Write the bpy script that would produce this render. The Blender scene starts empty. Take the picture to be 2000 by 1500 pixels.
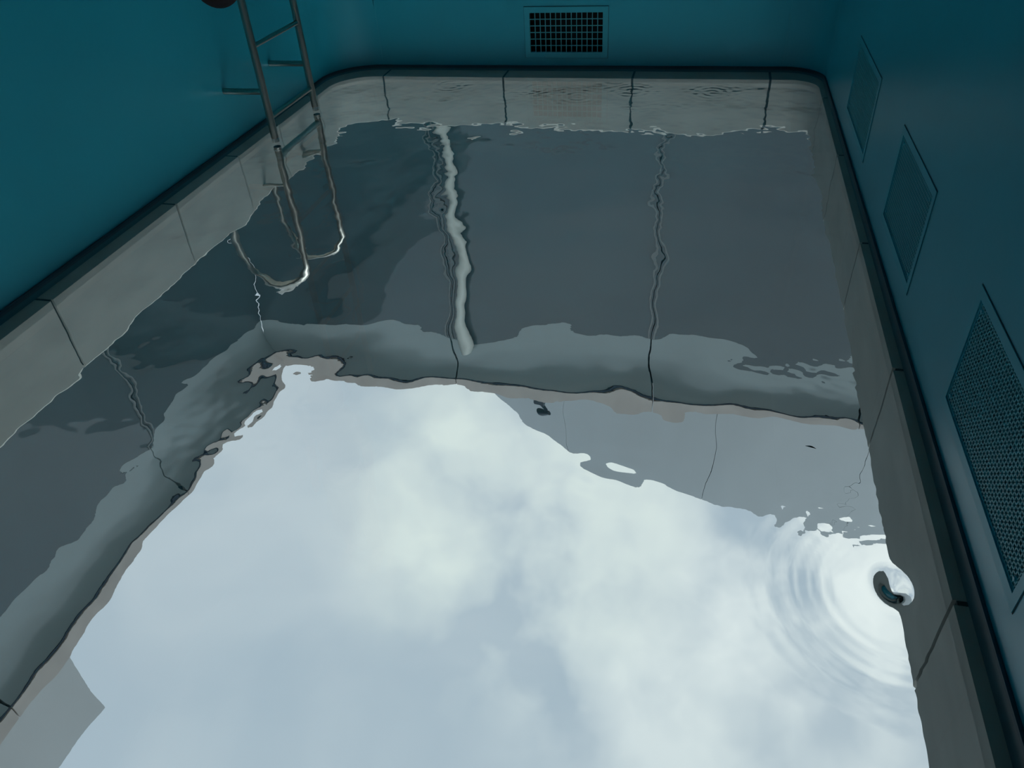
import bpy, math, random
import numpy as np
from mathutils import Vector, Matrix

random.seed(7)
rng = np.random.default_rng(11)
SC = bpy.context.scene
COL = SC.collection
PI = math.pi

# ------------------------------------------------------------------ helpers
class MB:
    """collects geometry for one mesh object"""
    def __init__(s):
        s.v, s.f, s.mi = [], [], []

    def add(s, verts, faces, mi=0):
        o = len(s.v)
        s.v += [tuple(p) for p in verts]
        s.f += [tuple(i + o for i in f) for f in faces]
        s.mi += [mi] * len(faces)

    def box(s, x0, x1, y0, y1, z0, z1, mi=0):
        x0, x1 = min(x0, x1), max(x0, x1)
        y0, y1 = min(y0, y1), max(y0, y1)
        z0, z1 = min(z0, z1), max(z0, z1)
        s.add([(x0, y0, z0), (x1, y0, z0), (x1, y1, z0), (x0, y1, z0),
               (x0, y0, z1), (x1, y0, z1), (x1, y1, z1), (x0, y1, z1)],
              [(0, 3, 2, 1), (4, 5, 6, 7), (0, 1, 5, 4), (1, 2, 6, 5), (2, 3, 7, 6), (3, 0, 4, 7)], mi)

    def tube(s, pts, r, n=20, caps=True, mi=0):
        pts = [Vector(p) for p in pts]
        m = len(pts)
        rs = r if isinstance(r, (list, tuple)) else [r] * m
        t0 = (pts[1] - pts[0]).normalized()
        ref = Vector((0, 0, 1)) if abs(t0.z) < .9 else Vector((0, 1, 0))
        nrm = t0.cross(ref).normalized()
        verts, faces = [], []
        for i in range(m):
            if i == 0: t = t0
            elif i == m - 1: t = (pts[-1] - pts[-2]).normalized()
            else: t = ((pts[i + 1] - pts[i]).normalized() + (pts[i] - pts[i - 1]).normalized()).normalized()
            nrm = (nrm - t * nrm.dot(t)).normalized()
            b = t.cross(nrm)
            for k in range(n):
                a = 2 * PI * k / n
                verts.append(pts[i] + (nrm * math.cos(a) + b * math.sin(a)) * rs[i])
        for i in range(m - 1):
            for k in range(n):
                k2 = (k + 1) % n
                faces.append((i * n + k, i * n + k2, (i + 1) * n + k2, (i + 1) * n + k))
        if caps:
            faces.append(tuple(reversed(range(n))))
            faces.append(tuple((m - 1) * n + k for k in range(n)))
        s.add(verts, faces, mi)

    def ellipsoid(s, c, r, nu=24, nv=14, mi=0):
        verts, faces = [(c[0], c[1], c[2] - r[2])], []
        for j in range(1, nv):
            p = -PI / 2 + PI * j / nv
            for i in range(nu):
                a = 2 * PI * i / nu
                verts.append((c[0] + r[0] * math.cos(p) * math.cos(a), c[1] + r[1] * math.cos(p) * math.sin(a), c[2] + r[2] * math.sin(p)))
        verts.append((c[0], c[1], c[2] + r[2]))
        for i in range(nu):
            i2 = (i + 1) % nu
            faces.append((0, 1 + i2, 1 + i))
            for j in range(nv - 2):
                a = 1 + j * nu
                faces.append((a + i, a + i2, a + nu + i2, a + nu + i))
            a = 1 + (nv - 2) * nu
            faces.append((a + i, a + i2, len(verts) - 1))
        s.add(verts, faces, mi)

    def build(s, name, mats, parent=None, smooth=False, bevel=0, auto=None):
        me = bpy.data.meshes.new(name)
        me.from_pydata(s.v, [], s.f)
        mats = mats if isinstance(mats, (list, tuple)) else [mats]
        for m in mats: me.materials.append(m)
        me.polygons.foreach_set('material_index', s.mi)
        me.update()
        o = bpy.data.objects.new(name, me)
        COL.objects.link(o)
        if parent:
            o.parent = parent
            o.matrix_parent_inverse = parent.matrix_world.inverted() if parent.matrix_world != Matrix() else Matrix()
        if smooth:
            me.polygons.foreach_set('use_smooth', [True] * len(me.polygons))
            if auto:
                me.set_sharp_from_angle(angle=math.radians(auto))
        if bevel:
            b = o.modifiers.new('bevel', 'BEVEL')
            b.width = bevel; b.segments = 2; b.limit_method = 'ANGLE'
        return o


def tag(o, label=None, cat=None, group=None, kind=None):
    if label: o['label'] = label
    if cat: o['category'] = cat
    if group: o['group'] = group
    if kind: o['kind'] = kind
    return o


def empty(name, loc, label, cat, group=None):
    o = bpy.data.objects.new(name, None)
    COL.objects.link(o)
    o.location = loc
    o.empty_display_size = .1
    bpy.context.view_layer.update()
    return tag(o, label, cat, group)

# ------------------------------------------------------------------ materials
def mat(name, col, rough=.5, metal=0., ior=1.5, noise=0., nscale=6., bump=0., bscale=40., coat=0., stretch=(1, 1, 1)):
    m = bpy.data.materials.new(name)
    m.use_nodes = True
    nt = m.node_tree
    b = nt.nodes['Principled BSDF']
    b.inputs['Base Color'].default_value = (*col, 1)
    b.inputs['Roughness'].default_value = rough
    b.inputs['Metallic'].default_value = metal
    b.inputs['IOR'].default_value = ior
    if coat:
        b.inputs['Coat Weight'].default_value = coat
        b.inputs['Coat Roughness'].default_value = .15
    tc = nt.nodes.new('ShaderNodeTexCoord')
    if noise:
        mp = nt.nodes.new('ShaderNodeMapping'); mp.inputs['Scale'].default_value = stretch
        nt.links.new(tc.outputs['Object'], mp.inputs[0])
        n = nt.nodes.new('ShaderNodeTexNoise')
        n.inputs['Scale'].default_value = nscale
        n.inputs['Detail'].default_value = 6
        nt.links.new(mp.outputs[0], n.inputs['Vector'])
        r = nt.nodes.new('ShaderNodeMapRange')
        r.inputs[1].default_value = .3; r.inputs[2].default_value = .7
        r.inputs[3].default_value = 1 - noise; r.inputs[4].default_value = 1 + noise
        nt.links.new(n.outputs[0], r.inputs[0])
        mx = nt.nodes.new('ShaderNodeVectorMath'); mx.operation = 'SCALE'
        mx.inputs[0].default_value = col
        nt.links.new(r.outputs[0], mx.inputs['Scale'])
        nt.links.new(mx.outputs[0], b.inputs['Base Color'])
    if bump:
        n2 = nt.nodes.new('ShaderNodeTexNoise')
        n2.inputs['Scale'].default_value = bscale
        n2.inputs['Detail'].default_value = 3
        nt.links.new(tc.outputs['Object'], n2.inputs['Vector'])
        bp = nt.nodes.new('ShaderNodeBump')
        bp.inputs['Strength'].default_value = bump
        bp.inputs['Distance'].default_value = .004
        nt.links.new(n2.outputs[0], bp.inputs['Height'])
        nt.links.new(bp.outputs[0], b.inputs['Normal'])
    return m


def dielectric(name, ior, bump=0., tint=(1, 1, 1)):
    m = bpy.data.materials.new(name)
    m.use_nodes = True
    nt = m.node_tree
    nt.nodes.clear()
    out = nt.nodes.new('ShaderNodeOutputMaterial')
    g = nt.nodes.new('ShaderNodeBsdfGlass')
    g.inputs['IOR'].default_value = ior
    g.inputs['Roughness'].default_value = 0
    g.inputs['Color'].default_value = (*tint, 1)
    nt.links.new(g.outputs[0], out.inputs[0])
    if bump:
        tc = nt.nodes.new('ShaderNodeTexCoord')
        n = nt.nodes.new('ShaderNodeTexNoise')
        n.inputs['Scale'].default_value = 22
        n.inputs['Detail'].default_value = 2
        nt.links.new(tc.outputs['Object'], n.inputs['Vector'])
        bp = nt.nodes.new('ShaderNodeBump')
        bp.inputs['Strength'].default_value = bump
        bp.inputs['Distance'].default_value = .001
        nt.links.new(n.outputs[0], bp.inputs['Height'])
        nt.links.new(bp.outputs[0], g.inputs['Normal'])
    return m

TEAL = (.028, .355, .45)
M_wall = mat('teal_paint', TEAL, .33, noise=.04, nscale=1.2, bump=.10, bscale=18)
M_frame = mat('teal_vent_paint', (.034, .38, .47), .4, noise=.04)
M_mesh = mat('teal_mesh_paint', (.07, .42, .48), .45)
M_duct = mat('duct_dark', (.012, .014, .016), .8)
M_floor = mat('teal_floor_paint', (.03, .27, .34), .45, noise=.05, nscale=2)
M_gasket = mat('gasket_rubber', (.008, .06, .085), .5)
M_steel = mat('brushed_steel', (.40, .39, .35), .28, 1.0, noise=.08, nscale=30, stretch=(1, 1, .1))
M_steel_in = mat('steel_collar', (.75, .75, .72), .2, 1.0)
M_capdark = mat('rail_end_plug', (.02, .06, .08), .5)
M_stone = mat('coping_limestone', (.40, .405, .37), .75, noise=.10, nscale=3, bump=.15, bscale=50, stretch=(1, 1, 2.5))
M_grout = mat('coping_grout', (.03, .035, .035), .9)
M_deck = mat('deck_limestone', (.52, .50, .45), .8, noise=.08, nscale=2)
M_glaz = mat('tinted_glazing', (.042, .062, .070), .03, ior=1.8, noise=.12, nscale=.5)
M_fascia = mat('fascia_panel', (.25, .298, .305), .16, ior=1.6, noise=.05, nscale=.7)
M_joint = mat('joint_shadow', (.015, .02, .025), .9)
M_edge = mat('roof_edge_stone', (.40, .365, .34), .8, noise=.10, nscale=2.5)
M_soffit_shade = mat('edge_underside_shade', (.05, .07, .10), .8)  # dark colour paints the shade line beneath the roof edge
M_mull = mat('pale_mullion', (.15, .17, .175), .5)
M_drum = mat('gallery_render', (.40, .43, .445), .85, noise=.05, nscale=.6, stretch=(1, 1, .4))
M_box = mat('gallery_render_warm', (.42, .435, .44), .85, noise=.05, nscale=.6)
M_lamp = mat('lamp_dark_metal', (.03, .04, .05), .45, .6)
M_leaf = mat('leaf_dark', (.02, .03, .02), .6)
M_hair = mat('dark_hair', (.006, .004, .006), .85, bump=.4, bscale=60)
M_hair.node_tree.nodes['Principled BSDF'].inputs['Specular IOR Level'].default_value = .12
M_skin = mat('skin', (.50, .30, .21), .55)
M_shirt = mat('dark_cotton', (.03, .03, .04), .9)
M_trouser = mat('charcoal_cotton', (.04, .045, .055), .9)
M_glass_b = dielectric('pane_glass', 1.5, tint=(.95, .99, .985))
M_glass_t = dielectric('pane_glass_under_water', 1.5 / 1.333)
M_water = dielectric('water_surface', 1.333, bump=.05)

# ------------------------------------------------------------------ dimensions (metres, floor at z = 0)
XL, XR = 3.158, -.862          # side walls (photo left / photo right)
YF, YN = 6.537, -.46           # far wall, wall behind the photographer
ZG = 2.80                      # underside of the glass
GT = .08                       # pane thickness
ZW = 3.00                      # water level
ZS = 2.915                     # underside of the coping stones
ZC = 3.385                     # top of the coping stones
RL, RR = .40, .29              # radii of the rounded far corners
CL, CR, CF, CN = .105, .050, .205, .10   # how far the coping projects past the walls


def corner(cx, cy, r, a0, a1, n=14):
    return [(cx + r * math.cos(a0 + (a1 - a0) * i / n), cy + r * math.sin(a0 + (a1 - a0) * i / n)) for i in range(n + 1)]


def wall_strip(name, path, z0, z1, m, kind=True, th=.15, holes=None):
    """a wall along a 2-D path, inner side on the path, thickness outwards (to the right of travel)"""
    mb = MB()
    out = offset(path, th)
    n = len(path)
    vs = []
    for (x, y), (ox, oy) in zip(path, out):
        vs += [(x, y, z0), (x, y, z1), (ox, oy, z0), (ox, oy, z1)]
    fs = []
    for i in range(n - 1):
        a, b = 4 * i, 4 * i + 4
        fs += [(a, a + 1, b + 1, b), (a + 2, b + 2, b + 3, a + 3), (a + 1, a + 3, b + 3, b + 1), (a, b, b + 2, a + 2)]
    fs += [(0, 2, 3, 1), (4 * n - 4, 4 * n - 3, 4 * n - 1, 4 * n - 2)]
    mb.add(vs, fs)
    return mb


def offset(path, d):
    res = []
    n = len(path)
    for i in range(n):
        a = Vector(path[max(i - 1, 0)]); b = Vector(path[i]); c = Vector(path[min(i + 1, n - 1)])
        ns = []
        for p, q in ((a, b), (b, c)):
            t = q - p
            if t.length > 1e-6:
                t.normalize(); ns.append(Vector((t.y, -t.x)))
        nn = ns[0] if len(ns) == 1 else (ns[0] + ns[1]) / (1 + ns[0].dot(ns[1]))
        res.append(tuple(b + nn * d))
    return res


def holed(axis, plane, th, u0, u1, z0, z1, holes):
    """flat wall with rectangular openings; axis 'x': wall at x = plane spanning y; 'y': wall at y = plane spanning x"""
    us = sorted({u0, u1, *[h[0] for h in holes], *[h[1] for h in holes]})
    zs = sorted({z0, z1, *[h[2] for h in holes], *[h[3] for h in holes]})
    mb = MB()
    ins = lambda u, z: any(h[0] < u < h[1] and h[2] < z < h[3] for h in holes)
    P = (lambda u, z, d: (plane + d, u, z)) if axis == 'x' else (lambda u, z, d: (u, plane + d, z))
    def quad(a, b, c, d): mb.add([a, b, c, d], [(0, 1, 2, 3)])
    for i in range(len(us) - 1):
        for j in range(len(zs) - 1):
            a, b, c, d = us[i], us[i + 1], zs[j], zs[j + 1]
            if ins((a + b) / 2, (c + d) / 2): continue
            for dd in (0, th): quad(P(a, c, dd), P(b, c, dd), P(b, d, dd), P(a, d, dd))
    for (a, b, c, d) in holes + [(u0, u1, z0, z1)]:
        for (p, q) in (((a, c), (b, c)), ((b, c), (b, d)), ((b, d), (a, d)), ((a, d), (a, c))):
            quad(P(*p, 0), P(*q, 0), P(*q, th), P(*p, th))
    return mb

# ------------------------------------------------------------------ the room
# vents: outer frame rectangles
SIDE = [(4.315, 5.155), (2.926, 3.637), (1.392, 2.253)]     # y ranges on the photo-right wall, far to near
SIDE[0] = (4.315, 5.155)
VZ0, VZ1 = .99 + 1.243, .99 + 1.681
INS = .033
FV = (.843 - .0, 1.436, .99 + 1.395, .99 + 1.694)          # opening on the far wall (x0, x1, z0, z1)
FINS = .043

holes_side = [(a + INS, b - INS, VZ0 + INS, VZ1 - INS) for a, b in SIDE]
w = holed('x', XR, -.15, YN, YF - RR, 0, ZS, holes_side)
tag(w.build('wall_right', M_wall), 'teal painted wall with three mesh vents', kind='structure')
w = holed('y', YF, .15, XR + RR, XL - RL, 0, ZS, [FV])
ca = wall_strip('c', list(reversed(corner(XL - RL, YF - RL, RL, 0, PI / 2))), 0, ZS, M_wall)
cb = wall_strip('c', list(reversed(corner(XR + RR, YF - RR, RR, PI / 2, PI))), 0, ZS, M_wall)
far_wall = MB(); far_wall.add(w.v, w.f)
far_wall.build('wall_far', M_wall)['kind'] = 'structure'
# corner sheets bend smoothly into the side walls
for nm, c_ in (('wall_far_corner_left', corner(XL - RL, YF - RL, RL, PI / 2, 0)), ('wall_far_corner_right', corner(XR + RR, YF - RR, RR, PI, PI / 2))):
    mb = wall_strip('c', c_, 0, ZS, M_wall)
    # flip outward: path runs clockwise so the right-hand side is inside; use negative thickness
    mb = wall_strip('c', c_, 0, ZS, M_wall, th=-.12)
    mb.build(nm, M_wall, smooth=True, auto=40)['kind'] = 'structure'
w = MB(); w.box(XL, XL + .15, YN, YF - RL, 0, ZS)
w.build('wall_left', M_wall)['kind'] = 'structure'
w = MB(); w.box(XR - .15, XL + .15, YN - .15, YN, 0, ZS)
w.build('wall_near', M_wall)['kind'] = 'structure'
w = MB(); w.box(XR - .3, XL + .3, YN - .3, YF + .3, -.15, 0)
w.build('floor', M_floor)['kind'] = 'structure'
# fine welded seams where the bent corner sheets start
for i, x in enumerate((XL - RL - .006, XR + RR + .006)):
    w = MB(); w.box(x - .004, x + .004, YF - .0022, YF + .01, .0, ZG - .02)
    w.build('trim_%d' % (i + 2), M_frame)['kind'] = 'structure'

# ------------------------------------------------------------------ glass pane and its gasket
def ring_path(dl, dr, df, dn, rl, rr, rn=.05, n=14):
    """closed counter-clockwise inner outline of the pool, drawn in by the given amounts"""
    x0, x1, y0, y1 = XR + dr, XL - dl, YN + dn, YF - df
    p = []
    p += corner(x1 - rn, y0 + rn, rn, -PI / 2, 0, 5)
    p += corner(x1 - rl, y1 - rl, rl, 0, PI / 2, n)
    p += corner(x0 + rr, y1 - rr, rr, PI / 2, PI, n)
    p += corner(x0 + rn, y0 + rn, rn, PI, 3 * PI / 2, 5)
    return p


def ring_prism(mb, inner, outer, z0, z1):
    n = len(inner)
    vs = []
    for a, b in zip(inner, outer):
        vs += [(*a, z0), (*a, z1), (*b, z0), (*b, z1)]
    fs = []
    for i in range(n):
        a, b = 4 * i, 4 * ((i + 1) % n)
        fs += [(a, a + 1, b + 1, b), (a + 2, b + 2, b + 3, a + 3), (a + 1, a + 3, b + 3, b + 1), (a, b, b + 2, a + 2)]
    mb.add(vs, fs)

g = MB()
outl = ring_path(.011, .011, .011, .011, RL - .011, RR - .011)
n = len(outl)
g.add([(*p, ZG) for p in outl] + [(*p, ZG + GT) for p in outl], [tuple(reversed(range(n)))], 0)
g.f.append(tuple(range(n, 2 * n))); g.mi.append(1)
for i in range(n):
    j = (i + 1) % n
    g.f.append((i, j, n + j, n + i)); g.mi.append(0)
glass = g.build('ceiling', [M_glass_b, M_glass_t])
tag(glass, 'clear glass pane that closes the room at the top', kind='structure')

mb = MB()
ring_prism(mb, ring_path(.012, .012, .012, .012, RL - .012, RR - .012), ring_path(.001, .001, .001, .001, RL - .001, RR - .001), ZG - .012, ZS - .002)
mb.build('trim_1', M_gasket, smooth=True, auto=40)['kind'] = 'structure'

# ------------------------------------------------------------------ coping stones round the water
inner = ring_path(CL, CR, CF, CN, .33, .20)
JL = [-.3 + .0, .62, 1.55, 2.645, 3.753, 4.515, 5.119, 5.80]
JR = [5.92, 4.845, 3.71, 2.663, 1.562, .50]
JF = [2.686, 1.634, .577, -.474]
GAPW = .009
BEV = .018


def coping_block(mb, path):
    """one stone along a path piece: inner face, chamfered top edge, .4 m deep"""
    off_b = offset(path, BEV)
    back = offset(path, .42)
    prof = []
    for p, q, r in zip(path, off_b, back):
        prof.append([(*p, ZS), (*p, ZC - BEV), (*q, ZC), (*r, ZC), (*r, ZS)])
    vs = [v for pr in prof for v in pr]
    fs = []
    for i in range(len(path) - 1):
        for k in range(5):
            k2 = (k + 1) % 5
            fs.append((5 * i + k, 5 * i + k2, 5 * (i + 1) + k2, 5 * (i + 1) + k))
    fs += [(4, 3, 2, 1, 0), tuple(5 * (len(path) - 1) + k for k in range(5))]
    mb.add(vs, fs)

# walk the outline counter-clockwise and cut it at the joints
xi0, xi1, yi0, yi1 = XR + CR, XL - CL, YN + CN, YF - CF
pts = []
for i in range(len(inner)):
    a, b = inner[i], inner[(i + 1) % len(inner)]
    pts.append((a, 0))
    cuts = []
    if abs(a[0] - xi1) < 1e-4 and abs(b[0] - xi1) < 1e-4:
        cuts = [(xi1, y) for y in sorted(JL) if min(a[1], b[1]) < y < max(a[1], b[1])]
    elif abs(a[1] - yi1) < 1e-4 and abs(b[1] - yi1) < 1e-4:
        cuts = [(x, yi1) for x in sorted(JF, reverse=True) if min(a[0], b[0]) < x < max(a[0], b[0])]
    elif abs(a[0] - xi0) < 1e-4 and abs(b[0] - xi0) < 1e-4:
        cuts = [(xi0, y) for y in sorted(JR, reverse=True) if min(a[1], b[1]) < y < max(a[1], b[1])]
    pts += [(c, 1) for c in cuts]
k0 = next(i for i, p in enumerate(pts) if p[1])
pts = pts[k0:] + pts[:k0] + [pts[k0]]
cop = MB()
cur = [pts[0][0]]
for p, c in pts[1:]:
    cur.append(p)
    if c:
        a, b = Vector(cur[0]), Vector(cur[1])
        cur[0] = tuple(a + (b - a).normalized() * GAPW)
        a, b = Vector(cur[-1]), Vector(cur[-2])
        cur[-1] = tuple(a + (b - a).normalized() * GAPW)
        # drop the bounding duplicates
        path = [cur[0]] + [q for q in cur[1:-1]] + [cur[-1]]
        coping_block(cop, path)
        cur = [p]
coping = cop.build('pool_coping', M_stone)
tag(coping, 'pale limestone pool coping with dark joints around the water', kind='structure')
gr = MB()
ring_prism(gr, offset(inner + [inner[0]], .012)[:-1], offset(inner + [inner[0]], .40)[:-1], ZS + .004, ZC - .02)
gr.build('trim_4', M_grout)['kind'] = 'structure'

# courtyard paving round the pool
dk = MB()
o1 = offset(inner + [inner[0]], .415)[:-1]
bx0, bx1, by0, by1 = -6.2, 8.2, -6.2, 11.2
xs0, xs1 = min(p[0] for p in o1), max(p[0] for p in o1)
ys0, ys1 = min(p[1] for p in o1), max(p[1] for p in o1)
dk.box(bx0, xs0, by0, by1, ZC - .2, ZC - .004)
dk.box(xs1, bx1, by0, by1, ZC - .2, ZC - .004)
dk.box(xs0, xs1, by0, ys0, ZC - .2, ZC - .004)
dk.box(xs0, xs1, ys1, by1, ZC - .2, ZC - .004)
for cx, cy in ((xs0, ys0), (xs1 - .5, ys0), (xs0, ys1 - .6), (xs1 - .6, ys1 - .6)):
    dk.box(cx, cx + (.6 if cx == xs0 else .6), cy, cy + .6, ZC - .2, ZC - .03) if False else None
tag(dk.build('pool_deck', M_deck), 'pale stone courtyard paving around the pool', kind='structure')

# ------------------------------------------------------------------ the water sheet
NX, NY = 300, 520
y0, y1 = YN + CN - .004, YF - CF + .004
ys = np.linspace(y0, y1, NY)
x0 = np.full(NY, XR + CR - .004); x1 = np.full(NY, XL - CL + .004)
rl, rr = .33, .20
cyl, cyr = y1 - rl, y1 - rr
for i, y in enumerate(ys):
    if y > cyl: x1[i] = XL - CL + .004 - rl + math.sqrt(max(rl * rl - (y - cyl) ** 2, 0))
    if y > cyr: x0[i] = XR + CR - .004 + rr - math.sqrt(max(rr * rr - (y - cyr) ** 2, 0))
u = np.linspace(0, 1, NX)
X = x0[:, None] + (x1 - x0)[:, None] * u[None, :]
Y = np.repeat(ys[:, None], NX, 1)


def waves(X, Y, seed, n, l0, l1, slope):
    r = np.random.default_rng(seed)
    h = np.zeros_like(X)
    for _ in range(n):
        lam = math.exp(r.uniform(math.log(l0), math.log(l1)))
        a = r.uniform(0, 2 * PI)
        k = 2 * PI / lam
        h += slope * math.sqrt(2 / n) / k * np.sin(k * (X * math.cos(a) + Y * math.sin(a)) + r.uniform(0, 2 * PI))
    return h

def gauss(cx, cy, s, sy=None):
    sy = sy or s
    return np.exp(-((X - cx) / s) ** 2 - ((Y - cy) / sy) ** 2)

def ring(cx, cy, lam, slope, r0, wd):
    R = np.hypot(X - cx, Y - cy)
    return slope * lam / (2 * PI) * np.cos(2 * PI * R / lam) * np.exp(-((R - r0) / wd) ** 2)

far = np.clip((Y - 3.0) / 3, 0, 1)
H = waves(X, Y, 1, 40, .40, 1.3, .015)
H += waves(X, Y, 2, 60, .12, .32, .0105) * (.7 + .5 * far)
H += waves(X, Y, 3, 60, .04, .10, .011) * (.08 + .9 * far + .5 * gauss(-.70, 1.6, .14, 1.6) + .6 * gauss(2.3, 2.2, .55, 1.2))
H += waves(X, Y, 5, 60, .05, .11, .024) * gauss(1.66, 2.0, .34)
H += waves(X, Y, 4, 50, .03, .08, .065) * (gauss(-.53, 1.93, .13) + .8 * gauss(-.52, 2.66, .20, .10))
H += waves(X, Y, 6, 40, .08, .15, .040) * gauss(.22, 2.03, .17)
for (cx, cy, s) in ((-.05, 6.10, 1.3), (.55, 6.12, 1.3), (2.05, 6.2, .9), (1.3, 6.15, .7), (.95, 5.95, .8)):
    H += ring(cx, cy, .06, .09 * s, .08, .10)
H += waves(X, Y, 8, 60, .03, .085, .13) * (gauss(.55, 6.12, .22, .13) + .8 * gauss(-.08, 6.10, .24, .13) + .6 * gauss(2.0, 6.2, .16, .08) + .6 * gauss(1.25, 6.05, .30, .10) + .35 * gauss(.4, 5.75, .35, .12))
H += ring(-.70, 1.61, .042, .07, .24, .05)
H += ring(-.70, 1.61, .070, .055, .36, .10)
H += .036 * np.exp(-(np.hypot((X + .682), (Y - 1.640) * .75) / .036) ** 2)
Z = ZW + H
mb = MB()
verts = np.stack([X, Y, Z], -1).reshape(-1, 3)
idx = np.arange(NX * NY).reshape(NY, NX)
faces = np.stack([idx[:-1, :-1], idx[:-1, 1:], idx[1:, 1:], idx[1:, :-1]], -1).reshape(-1, 4)
me = bpy.data.meshes.new('pool_water')
me.from_pydata(verts.tolist(), [], faces.tolist())
me.materials.append(M_water)
me.polygons.foreach_set('use_smooth', [True] * len(me.polygons))
me.update()
water = bpy.data.objects.new('pool_water', me)
COL.objects.link(water)
tag(water, 'thin layer of clear rippled pool water lying on the glass overhead', 'water')

# ------------------------------------------------------------------ wall vents
def bars(mb, axis, plane, d0, d1, u0, u1, z0, z1, nu, nz, t):
    P = (lambda a, b, c, d: mb.box(plane + d0, plane + d1, a, b, c, d)) if axis == 'x' else (lambda a, b, c, d: mb.box(a, b, plane + d0, plane + d1, c, d))
    for i in range(1, nu):
        c = u0 + (u1 - u0) * i / nu
        P(c - t / 2, c + t / 2, z0, z1)
    for j in range(1, nz):
        c = z0 + (z1 - z0) * j / nz
        P(u0, u1, c - t / 2, c + t / 2)


def frame(mb, axis, plane, d0, d1, u0, u1, z0, z1, ins):
    P = (lambda a, b, c, d: mb.box(plane + d0, plane + d1, a, b, c, d)) if axis == 'x' else (lambda a, b, c, d: mb.box(a, b, plane + d0, plane + d1, c, d))
    P(u0, u1, z0, z0 + ins); P(u0, u1, z1 - ins, z1)
    P(u0, u0 + ins, z0 + ins, z1 - ins); P(u1 - ins, u1, z0 + ins, z1 - ins)

labels = ['square mesh vent farthest from the viewer on the right teal wall',
          'mesh vent in the middle of the three on the right teal wall',
          'largest looking mesh vent at the photo edge, nearest on the right wall']
for (a, b), lab in zip(SIDE, labels):
    t = empty('wall_vent', (XR, (a + b) / 2, VZ0), lab, 'vent', 'mesh vents along the right wall')
    m = MB(); frame(m, 'x', XR, .0010, .0035, a, b, VZ0, VZ1, INS)
    m.build('frame', M_frame, t)
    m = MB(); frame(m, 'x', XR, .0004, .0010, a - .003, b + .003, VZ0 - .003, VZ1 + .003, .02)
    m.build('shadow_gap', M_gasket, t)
    ai, bi, ci, di = a + INS, b - INS, VZ0 + INS, VZ1 - INS
    m = MB(); frame(m, 'x', XR, -.018, -.0015, ai, bi, ci, di, .006)
    m.build('inner_frame', M_frame, t)
    m = MB(); bars(m, 'x', XR, -.011, -.0025, ai, bi, ci, di, round((bi - ai) / .0165), round((di - ci) / .0165), .0048)
    m.build('mesh_grille', M_mesh, t)
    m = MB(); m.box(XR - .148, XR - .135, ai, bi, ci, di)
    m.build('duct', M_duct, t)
    for sy in (ai + .026, bi - .026):
        for sz in (ci + .026, di - .026):
            m = MB(); m.tube([(XR - .004, sy, sz), (XR + .002, sy, sz)], [.0085, .006], 12)
            m.build('screw', M_frame, t, smooth=True, auto=40)
x0_, x1_, z0_, z1_ = FV
t = empty('wall_vent', ((x0_ + x1_) / 2, YF, z0_), 'rectangular vent with open black grid on the far teal wall', 'vent')
m = MB(); frame(m, 'y', YF, -.006, -.0015, x0_ - FINS, x1_ + FINS, z0_ - FINS, z1_ + FINS, FINS)
m.build('frame', M_frame, t)
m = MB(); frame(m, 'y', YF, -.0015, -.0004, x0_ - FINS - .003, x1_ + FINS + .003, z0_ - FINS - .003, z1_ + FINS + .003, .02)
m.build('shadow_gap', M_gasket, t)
m = MB(); bars(m, 'y', YF, .002, .016, x0_, x1_, z0_, z1_, 14, 6, .0045)
m.build('grid', M_mesh, t)
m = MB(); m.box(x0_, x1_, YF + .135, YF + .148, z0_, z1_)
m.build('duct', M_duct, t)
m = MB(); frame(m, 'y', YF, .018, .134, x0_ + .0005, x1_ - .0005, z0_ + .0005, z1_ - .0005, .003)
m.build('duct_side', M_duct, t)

# ------------------------------------------------------------------ ladder below the glass
RX = 2.862
RY = (4.71, 5.37)
lad = empty('pool_ladder', (RX, 5.04, 0), 'steel tube ladder on brackets at the left teal wall, below the glass', 'ladder')
for y in RY:
    m = MB(); m.tube([(RX, y, .35), (RX, y, ZG - .028)], .025, 28)
    r_ = m.build('rail', M_steel, lad, smooth=True, auto=40)
    m = MB(); m.tube([(RX, y, ZG - .028), (RX, y, ZG - .018)], .0235, 28)
    m.tube([(RX, y, ZG - .018), (RX, y, ZG - .002)], .0255, 28)
    c_ = m.build('end_collar', M_steel_in, r_, smooth=True, auto=40)
    tag(c_, 'bright steel collar')
for k in range(5):
    z = .99 + 1.645 - .455 * k
    m = MB(); m.tube([(RX, RY[0] + .015, z), (RX, RY[1] - .015, z)], .0155, 20)
    m.build('rung', M_steel, lad, smooth=True, auto=40)
for y in RY:
    m = MB(); m.tube([(RX + .015, y, .99 + 1.472), (XL - .001, y, .99 + 1.472)], .020, 20)
    m.build('wall_bracket', M_steel, lad, smooth=True, auto=40)

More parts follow.
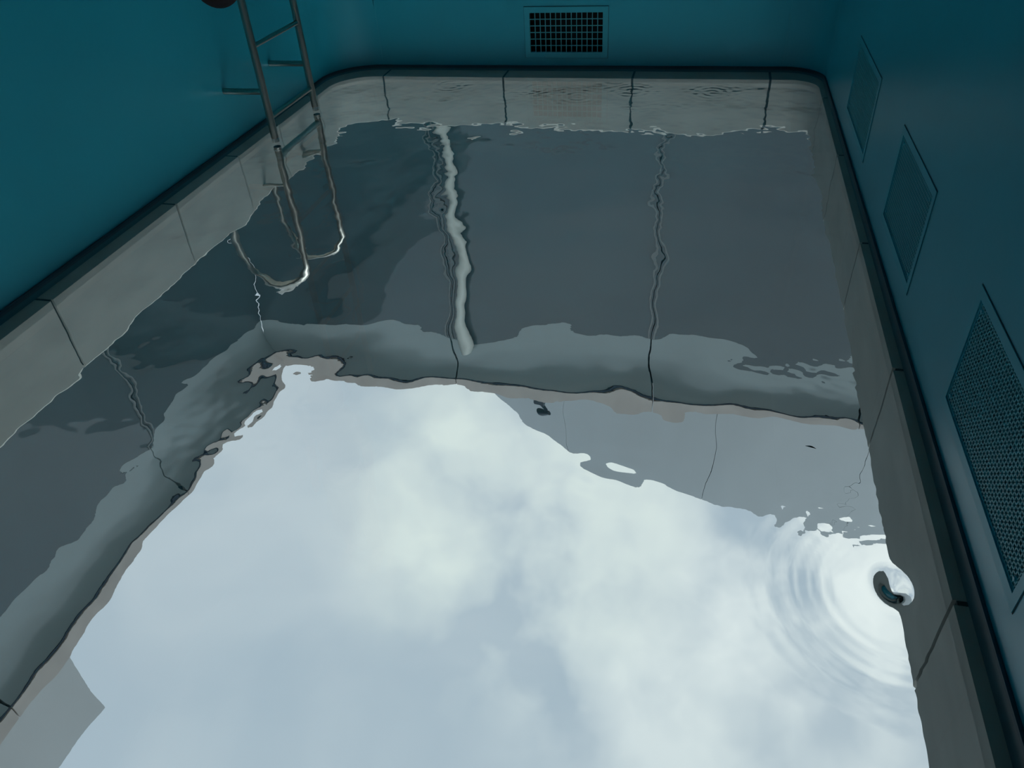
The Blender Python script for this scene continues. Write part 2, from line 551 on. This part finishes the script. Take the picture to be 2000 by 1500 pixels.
# handrails above the glass
hr = empty('pool_handrail', (RX, 5.04, ZG + GT), 'curved steel handrails rising out of the water above the ladder', 'handrail')
XP = XL + .235
for y in RY:
    zc = ZC + .50
    R2 = (XP - RX) / 2
    p = [(RX, y, ZG + GT + .042), (RX, y, 3.2), (RX, y, zc - .1)]
    for i in range(13):
        a = PI - PI * i / 12
        p.append((RX + R2 + R2 * math.cos(a), y, zc + R2 * .95 * math.sin(a)))
    p += [(XP, y, zc - .1), (XP, y, ZC)]
    m = MB(); m.tube(p, .025, 24)
    r_ = m.build('rail', M_steel, hr, smooth=True, auto=40)
    m = MB(); m.tube([(RX, y, ZG + GT + .032), (RX, y, ZG + GT + .042)], .026, 24)
    tag(m.build('foot_plug', M_capdark, r_, smooth=True, auto=40), 'dark plug at the rail foot')
    m = MB(); m.tube([(RX, y, ZG + GT + .085), (RX, y, ZG + GT + .10)], .0285, 24)
    m.build('collar', M_steel_in, r_, smooth=True, auto=40)
    m = MB(); m.tube([(XP, y, ZC - .002), (XP, y, ZC + .012)], .055, 24)
    m.build('base_flange', M_steel, r_, smooth=True, auto=40)
    m = MB(); m.tube([(RX + .015, y, 3.27), (XL - CL - .001, y, 3.27)], .020, 20)
    m.build('wall_bracket', M_steel, hr, smooth=True, auto=40)
m = MB(); m.tube([(RX, RY[0] + .015, 3.032), (RX, RY[1] - .015, 3.032)], .022, 20)
m.build('rung', M_steel, hr, smooth=True, auto=40)

# ------------------------------------------------------------------ glazed building round the courtyard
FX, FY = 7.52, 10.5            # left and far fronts
BX, BY = -5.6, -5.6            # the two fronts not in view
ZB = ZC - .004
ZF0, ZF1 = 8.35, 9.30          # fascia
ZE0, ZE1 = 9.27, 9.475         # roof edge
OV = .22
bld = empty('courtyard_building', (FX, FY, ZB), 'grey glass-walled building with pale top band enclosing the courtyard', 'building')
jx = [3.83, .48, -2.87]
jy = [7.05, 3.35, -.4, -4.1]


def front(axis, plane, sgn, cuts, lo, hi):
    """one courtyard front; sgn = +1 when the building lies on the + side of the plane"""
    ed = [lo] + sorted(c for c in cuts if lo + .2 < c < hi - .2) + [hi]
    def bx(mb, u0, u1, d0, d1, z0, z1):
        d0, d1 = plane + sgn * d0, plane + sgn * d1
        if axis == 'x': mb.box(d0, d1, u0, u1, z0, z1)
        else: mb.box(u0, u1, d0, d1, z0, z1)
    back = MB(); bx(back, lo, hi, .05, .25, ZB, ZE0)
    back.build('backing_wall', M_joint, bld)
    for a, b in zip(ed[:-1], ed[1:]):
        m = MB(); bx(m, a + .006, b - .006, 0, .04, ZB + .05, ZF0 - .001)
        m.build('glazing', M_glaz, bld)
        m = MB()
        zz = [ZF0 + (ZE0 - .03 - ZF0) * q / 12 for q in range(13)]
        dd = [-.195 * max(0, (q / 12 - .35) / .65) ** 2.2 for q in range(13)]
        vs_, fs_ = [], []
        for z_, d_ in zip(zz, dd):
            for u_ in (a + .015, b - .015):
                for dv in (d_, .04):
                    vs_.append((plane + sgn * dv, u_, z_) if axis == 'x' else (u_, plane + sgn * dv, z_))
        for q in range(12):
            A, B = 4 * q, 4 * q + 4
            fs_ += [(A, A + 2, B + 2, B), (A + 1, B + 1, B + 3, A + 3), (A, B, B + 1, A + 1), (A + 2, A + 3, B + 3, B + 2)]
        fs_ += [(0, 1, 3, 2), (48, 50, 51, 49)]
        m.add(vs_, fs_)
        m.build('fascia', M_fascia, bld, smooth=True, auto=30)
        m = MB(); bx(m, a + .010, b - .010, -OV, .6, ZE0, ZE1)
        m.build('roof_edge', M_edge, bld)
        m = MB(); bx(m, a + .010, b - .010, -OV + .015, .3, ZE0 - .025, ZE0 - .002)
        m.build('edge_soffit_shade', M_soffit_shade, bld)
    for c in ed[1:-1]:
        for s in (-1, 1):
            m = MB(); bx(m, c + s * .045 - .013, c + s * .045 + .013, -.02, .0, ZB + .05, ZF0 - .02)
            m.build('mullion', M_mull, bld)
    rf = MB(); bx(rf, lo, hi, .3, 8.0, ZE0 - .35, ZE0 - .06)
    rf.build('roof_slab', M_edge, bld)

front('y', FY, 1, jx, BX, FX)
front('x', FX, 1, jy, BY, FY)
front('y', BY, -1, jx, BX, FX)
front('x', BX, -1, jy, BY, FY)

# slender pale post in front of the far glazing
m = MB(); m.tube([(3.60, FY - .10, ZB), (3.60, FY - .10, ZF0 + .12)], .085, 20)
m.tube([(3.60, FY - .14, ZB), (3.60, FY - .14, ZB + .03)], .125, 20)
tag(m.build('column', mat('pale_post', (.46, .49, .46), .5), smooth=True, auto=40), 'slender pale column standing before the far glass front', 'column')

# drum-shaped gallery block behind the roof edge
DC, DR, DZ = (-3.9, 25.5), 12.2, .99 + 14.1 + .12
m = MB()
segs = [(-PI * .93 + i * (PI * .86) / 120, -PI * .93 + (i + 1) * (PI * .86) / 120) for i in range(120)]
def drum_angle(uu):
    lo, hi = 0., 60.
    best = None
    for i in range(4000):
        a = -PI * .93 + i * (PI * .86) / 4000
        x, y = DC[0] + DR * math.cos(a), DC[1] + DR * math.sin(a)
        if best is None or abs(x / y - uu) < best[0]: best = (abs(x / y - uu), a)
    return best[1]
cuts = sorted([-PI * .96] + [drum_angle(v) for v in (.183, -.066, -.31)] + [-PI * .04])
drum = empty('curved_gallery_block', (DC[0], DC[1], 9), 'pale grey curved gallery block rising above the roof at upper right courtyard', 'building')
drum['label'] = 'large pale grey curved-top block rising above the far roof edge'
for a, b in zip(cuts[:-1], cuts[1:]):
    m = MB()
    pth = [(DC[0] + DR * math.cos(a + .0005 + (b - a - .0010) * i / 40), DC[1] + DR * math.sin(a + .0005 + (b - a - .0010) * i / 40)) for i in range(41)]
    out = [(DC[0] + (DR - .35) * (p[0] - DC[0]) / DR, DC[1] + (DR - .35) * (p[1] - DC[1]) / DR) for p in pth]
    vs = []
    for p, o in zip(pth, out): vs += [(*p, 9.23), (*p, DZ), (*o, 9.23), (*o, DZ)]
    fs = []
    for i in range(40):
        A, B = 4 * i, 4 * i + 4
        fs += [(A, A + 1, B + 1, B), (A + 2, B + 2, B + 3, A + 3), (A + 1, A + 3, B + 3, B + 1), (A, B, B + 2, A + 2)]
    fs += [(0, 2, 3, 1), (160, 161, 163, 162)]
    m.add(vs, fs)
    m.build('wall_panel', M_drum, drum, smooth=True, auto=40)
m = MB(); m.tube([(DC[0], DC[1], 9.23), (DC[0], DC[1], DZ - .3)], DR - .36, 96)
m.build('core', M_joint, drum, smooth=True, auto=40)

# square gallery block above the left roof
bk = empty('square_gallery_block', (11, 0, 9), 'pale grey square block rising above the left roof edge, lower left', 'building')
m = MB(); m.box(9.0, 15.0, -7.0, 5.13, 9.23, 12.86)
m.build('wall_panel', M_box, bk)
m = MB(); m.box(9.02, 14.98, -6.98, 5.11, 12.86, 12.89)
m.build('parapet_cap', M_box, bk)

# floodlight on the roof edge
fl = empty('roof_floodlight', (2.30, 10.32, ZE1), 'small dark floodlight on a bent arm at the far roof edge', 'lamp')
m = MB(); m.box(2.23, 2.40, 10.30, 10.46, ZE1, ZE1 + .11)
m.build('mounting_box', M_lamp, fl, bevel=.015)
m = MB(); m.tube([(2.31, 10.37, ZE1 + .08), (2.27, 10.36, ZE1 + .15), (2.23, 10.34, ZE1 + .22), (2.24, 10.31, ZE1 + .30)], .038, 12)
m.build('arm', M_lamp, fl, smooth=True, auto=40)
m = MB(); m.tube([(2.345, 10.36, ZE1 + .36), (2.30, 10.34, ZE1 + .345), (2.17, 10.31, ZE1 + .30)], [.095, .09, .055], 18)
m.build('lamp_head', M_lamp, fl, smooth=True, auto=40)
m = MB(); m.tube([(2.347, 10.361, ZE1 + .361), (2.357, 10.364, ZE1 + .364)], .08, 18)
m.build('lens', M_steel_in, fl, smooth=True, auto=40)

# leaf afloat
m = MB()
lp = []
for i in range(13):
    s_ = i / 12
    wd = .006 * math.sin(PI * s_) ** .8
    lp.append((s_ * .036 - .018, wd * .7, .0015 * math.cos(s_ * 6)))
L = len(lp)
vs = [(a, b, c) for a, b, c in lp] + [(a, -b, c) for a, b, c in lp] + [(a, 0, c + .002) for a, b, c in lp]
fs = []
for i in range(L - 1):
    fs += [(i, 2 * L + i, 2 * L + i + 1, i + 1), (2 * L + i, L + i, L + i + 1, 2 * L + i + 1)]
m.add(vs, fs)
lf = m.build('fallen_leaf', M_leaf)
lf.location = (-.486, 2.215, ZW - .002); lf.rotation_euler = (0, 0, .25)
sd = lf.modifiers.new('thickness', 'SOLIDIFY'); sd.thickness = .0012
tag(lf, 'tiny dark leaf afloat before the grey curved block', 'leaf')

# ------------------------------------------------------------------ person standing by the ladder wall (only the hair shows)
PX, PY = 2.235, 3.50
HT = .99 + .715
per = empty('person', (PX, PY, 0), 'person with dark hair standing left of the ladder, only top of head in frame', 'person')
per.rotation_euler = (0, 0, 0)


def skinned(name, verts, edges, radii, m, root=0, parent=per, sub=2):
    me = bpy.data.meshes.new(name)
    me.from_pydata([(PX + a, PY + b, c) for a, b, c in verts], edges, [])
    o = bpy.data.objects.new(name, me); COL.objects.link(o)
    sk = o.modifiers.new('skin', 'SKIN'); sk.use_smooth_shade = True
    for i, r in enumerate(radii):
        d = me.skin_vertices[0].data[i]
        d.radius = r if isinstance(r, tuple) else (r, r)
        d.use_root = (i == root)
    ss = o.modifiers.new('sub', 'SUBSURF'); ss.levels = sub; ss.render_levels = sub
    me.materials.append(m)
    o.parent = parent
    o.matrix_parent_inverse = parent.matrix_world.inverted()
    return o

k = HT / 1.72
V, Ed, Rd = [], [], []
def jt(p, r, par=None):
    V.append((p[0] * k, p[1] * k, p[2] * k)); Rd.append((r[0] * k, r[1] * k) if isinstance(r, tuple) else r * k)
    if par is not None: Ed.append((par, len(V) - 1))
    return len(V) - 1
pel = jt((0, 0, .95), (.15, .10))
wst = jt((0, .01, 1.10), (.125, .09), pel)
chs = jt((0, .01, 1.30), (.15, .10), wst)
shd = jt((0, 0, 1.42), (.11, .075), chs)
nck = jt((0, -.005, 1.48), .052, shd)
hd0 = jt((0, -.02, 1.55), (.066, .08), nck)
hd1 = jt((0, -.015, 1.60), (.074, .088), hd0)
jt((0, 0, 1.625), (.05, .06), hd1)
jt((0, -.112, 1.595), .012, hd0)
for s in (-1, 1):
    a = jt((s * .17, 0, 1.40), .052, shd); a = jt((s * .215, .01, 1.13), .040, a); a = jt((s * .22, -.04, .90), .028, a)
    hnd = jt((s * .218, -.055, .83), (.018, .036), a)
    for q in range(4):
        f1 = jt((s * (.222), -.085 + q * .021, .775), .009, hnd)
        jt((s * .212, -.088 + q * .02, .725 + .008 * abs(q - 1.5)), .0075, f1)
    th_ = jt((s * .20, -.10, .815), .010, hnd); jt((s * .19, -.118, .775), .008, th_)
    h = jt((s * .09, 0, .88), .085, pel); kn = jt((s * .10, -.01, .49), .056, h); an = jt((s * .105, .02, .09), .036, kn)
    jt((s * .115, -.14, .035), (.034, .026), an)
body = skinned('body', V, Ed, Rd, M_skin)
bpy.context.view_layer.update()
# hair cap, face details, clothing
m = MB(); m.ellipsoid((PX, PY + .012, HT - .135), (.112, .128, .135), 32, 20)
m.ellipsoid((PX, PY + .055, HT - .18), (.092, .085, .12), 24, 14)
m.build('hair', M_hair, per, smooth=True)
for s in (-1, 1):
    m = MB(); m.ellipsoid((PX + s * .032 * k, PY - .103 * k, 1.605 * k), (.013, .008, .008))
    m.build('eye', M_hair, per, smooth=True)
    m = MB(); m.ellipsoid((PX + s * .088 * k, PY - .01 * k, 1.59 * k), (.012, .022, .034))
    m.build('ear', M_skin, per, smooth=True)
V, Ed, Rd = [], [], []
a = jt((0, 0, .90), (.165, .115)); b = jt((0, .01, 1.10), (.142, .105), a); c = jt((0, .01, 1.30), (.165, .115), b); d = jt((0, 0, 1.43), (.105, .075), c)
for s in (-1, 1):
    e = jt((s * .175, 0, 1.395), .066, d); jt((s * .205, .01, 1.18), .056, e)
skinned('shirt', V, Ed, Rd, M_shirt)
V, Ed, Rd = [], [], []
a = jt((0, 0, .96), (.155, .108))
for s in (-1, 1):
    e = jt((s * .09, 0, .86), .096, a); f_ = jt((s * .10, -.01, .49), .072, e); jt((s * .105, .015, .11), .058, f_)
    sh = MB(); sh.ellipsoid((PX + s * .115 * k, PY - .05, .045), (.045, .135, .045))
    sh.build('shoe', M_shirt, per, smooth=True)
skinned('trousers', V, Ed, Rd, M_trouser)

# ------------------------------------------------------------------ overcast sky
wd = bpy.data.worlds.new('overcast_sky')
SC.world = wd
wd.use_nodes = True
nt = wd.node_tree
nt.nodes.clear()
N = nt.nodes.new
out = N('ShaderNodeOutputWorld'); bg = N('ShaderNodeBackground')
tc = N('ShaderNodeTexCoord')
mp = N('ShaderNodeMapping'); mp.inputs['Scale'].default_value = (1.0, 1.0, 1.5)
nt.links.new(tc.outputs['Generated'], mp.inputs[0])
n1 = N('ShaderNodeTexNoise'); n1.inputs['Scale'].default_value = 4.2; n1.inputs['Detail'].default_value = 5; n1.inputs['Roughness'].default_value = .45; n1.inputs['Distortion'].default_value = .4
nt.links.new(mp.outputs[0], n1.inputs['Vector'])
cr = N('ShaderNodeValToRGB')
cr.color_ramp.interpolation = 'B_SPLINE'
e = cr.color_ramp.elements
e[0].position = .34; e[0].color = (.355, .445, .52, 1)
e[1].position = .70; e[1].color = (.50, .575, .62, 1)
nt.links.new(n1.outputs[0], cr.inputs[0])
prev = cr.outputs[0]


def glow(direction, inner_cos, outer_cos, colour, prev):
    d = N('ShaderNodeVectorMath'); d.operation = 'DOT_PRODUCT'
    nrm = N('ShaderNodeVectorMath'); nrm.operation = 'NORMALIZE'
    nt.links.new(tc.outputs['Generated'], nrm.inputs[0])
    nt.links.new(nrm.outputs[0], d.inputs[0])
    d.inputs[1].default_value = Vector(direction).normalized()
    r = N('ShaderNodeMapRange'); r.interpolation_type = 'SMOOTHSTEP'
    r.inputs[1].default_value = outer_cos; r.inputs[2].default_value = inner_cos
    nt.links.new(d.outputs['Value'], r.inputs[0])
    nz = N('ShaderNodeTexNoise'); nz.inputs['Scale'].default_value = 7; nz.inputs['Detail'].default_value = 4
    nt.links.new(tc.outputs['Generated'], nz.inputs['Vector'])
    r2 = N('ShaderNodeMapRange'); r2.inputs[1].default_value = .35; r2.inputs[2].default_value = .65
    nt.links.new(nz.outputs[0], r2.inputs[0])
    mm = N('ShaderNodeMath'); mm.operation = 'MULTIPLY'
    nt.links.new(r.outputs[0], mm.inputs[0]); nt.links.new(r2.outputs[0], mm.inputs[1])
    mx = N('ShaderNodeMix'); mx.data_type = 'RGBA'; mx.blend_type = 'MIX'
    nt.links.new(mm.outputs[0], mx.inputs['Factor'])
    nt.links.new(prev, mx.inputs['A'])
    mx.inputs['B'].default_value = (*colour, 1)
    return mx.outputs['Result']

prev = glow((-.10, .63, .74), .985, .91, (.64, .71, .725), prev)
prev = glow((.19, .67, .72), .995, .96, (.66, .74, .72), prev)
prev = glow((-.185, .61, .77), .999, .985, (.78, .84, .835), prev)
# unseen bright sky patch, added behind the camera to light walls and fronts
prev = glow((-.35, -.42, .84), .985, .86, (5.6, 6.3, 6.5), prev)
nt.links.new(prev, bg.inputs[0])
bg.inputs[1].default_value = 1.12
nt.links.new(bg.outputs[0], out.inputs[0])

# ------------------------------------------------------------------ camera
yaw, pit, rol, fpx = .2687, .6542, -.0716, 1497.95
F = Vector((math.sin(yaw) * math.cos(pit), math.cos(yaw) * math.cos(pit), math.sin(pit)))
U = Vector((math.sin(yaw) * math.sin(pit), math.cos(yaw) * math.sin(pit), -math.cos(pit)))
R = F.cross(U)
c, s = math.cos(rol), math.sin(rol)
R, U = R * c + U * s, U * c - R * s
cd = bpy.data.cameras.new('camera')
cam = bpy.data.objects.new('camera', cd)
COL.objects.link(cam)
cam.matrix_world = Matrix(((R.x, U.x, -F.x, 0), (R.y, U.y, -F.y, 0), (R.z, U.z, -F.z, .99), (0, 0, 0, 1)))
cd.sensor_fit = 'HORIZONTAL'
cd.sensor_width = 36
cd.lens = fpx / 2000 * 36
cd.clip_start = .01
SC.camera = cam

vs_ = SC.view_settings
vs_.view_transform = 'Standard'; vs_.look = 'None'; vs_.gamma = 1; vs_.exposure = 0
vs_.use_curve_mapping = False
SC.cycles.max_bounces = 16
SC.cycles.transmission_bounces = 16
SC.cycles.glossy_bounces = 8
SC.cycles.diffuse_bounces = 6
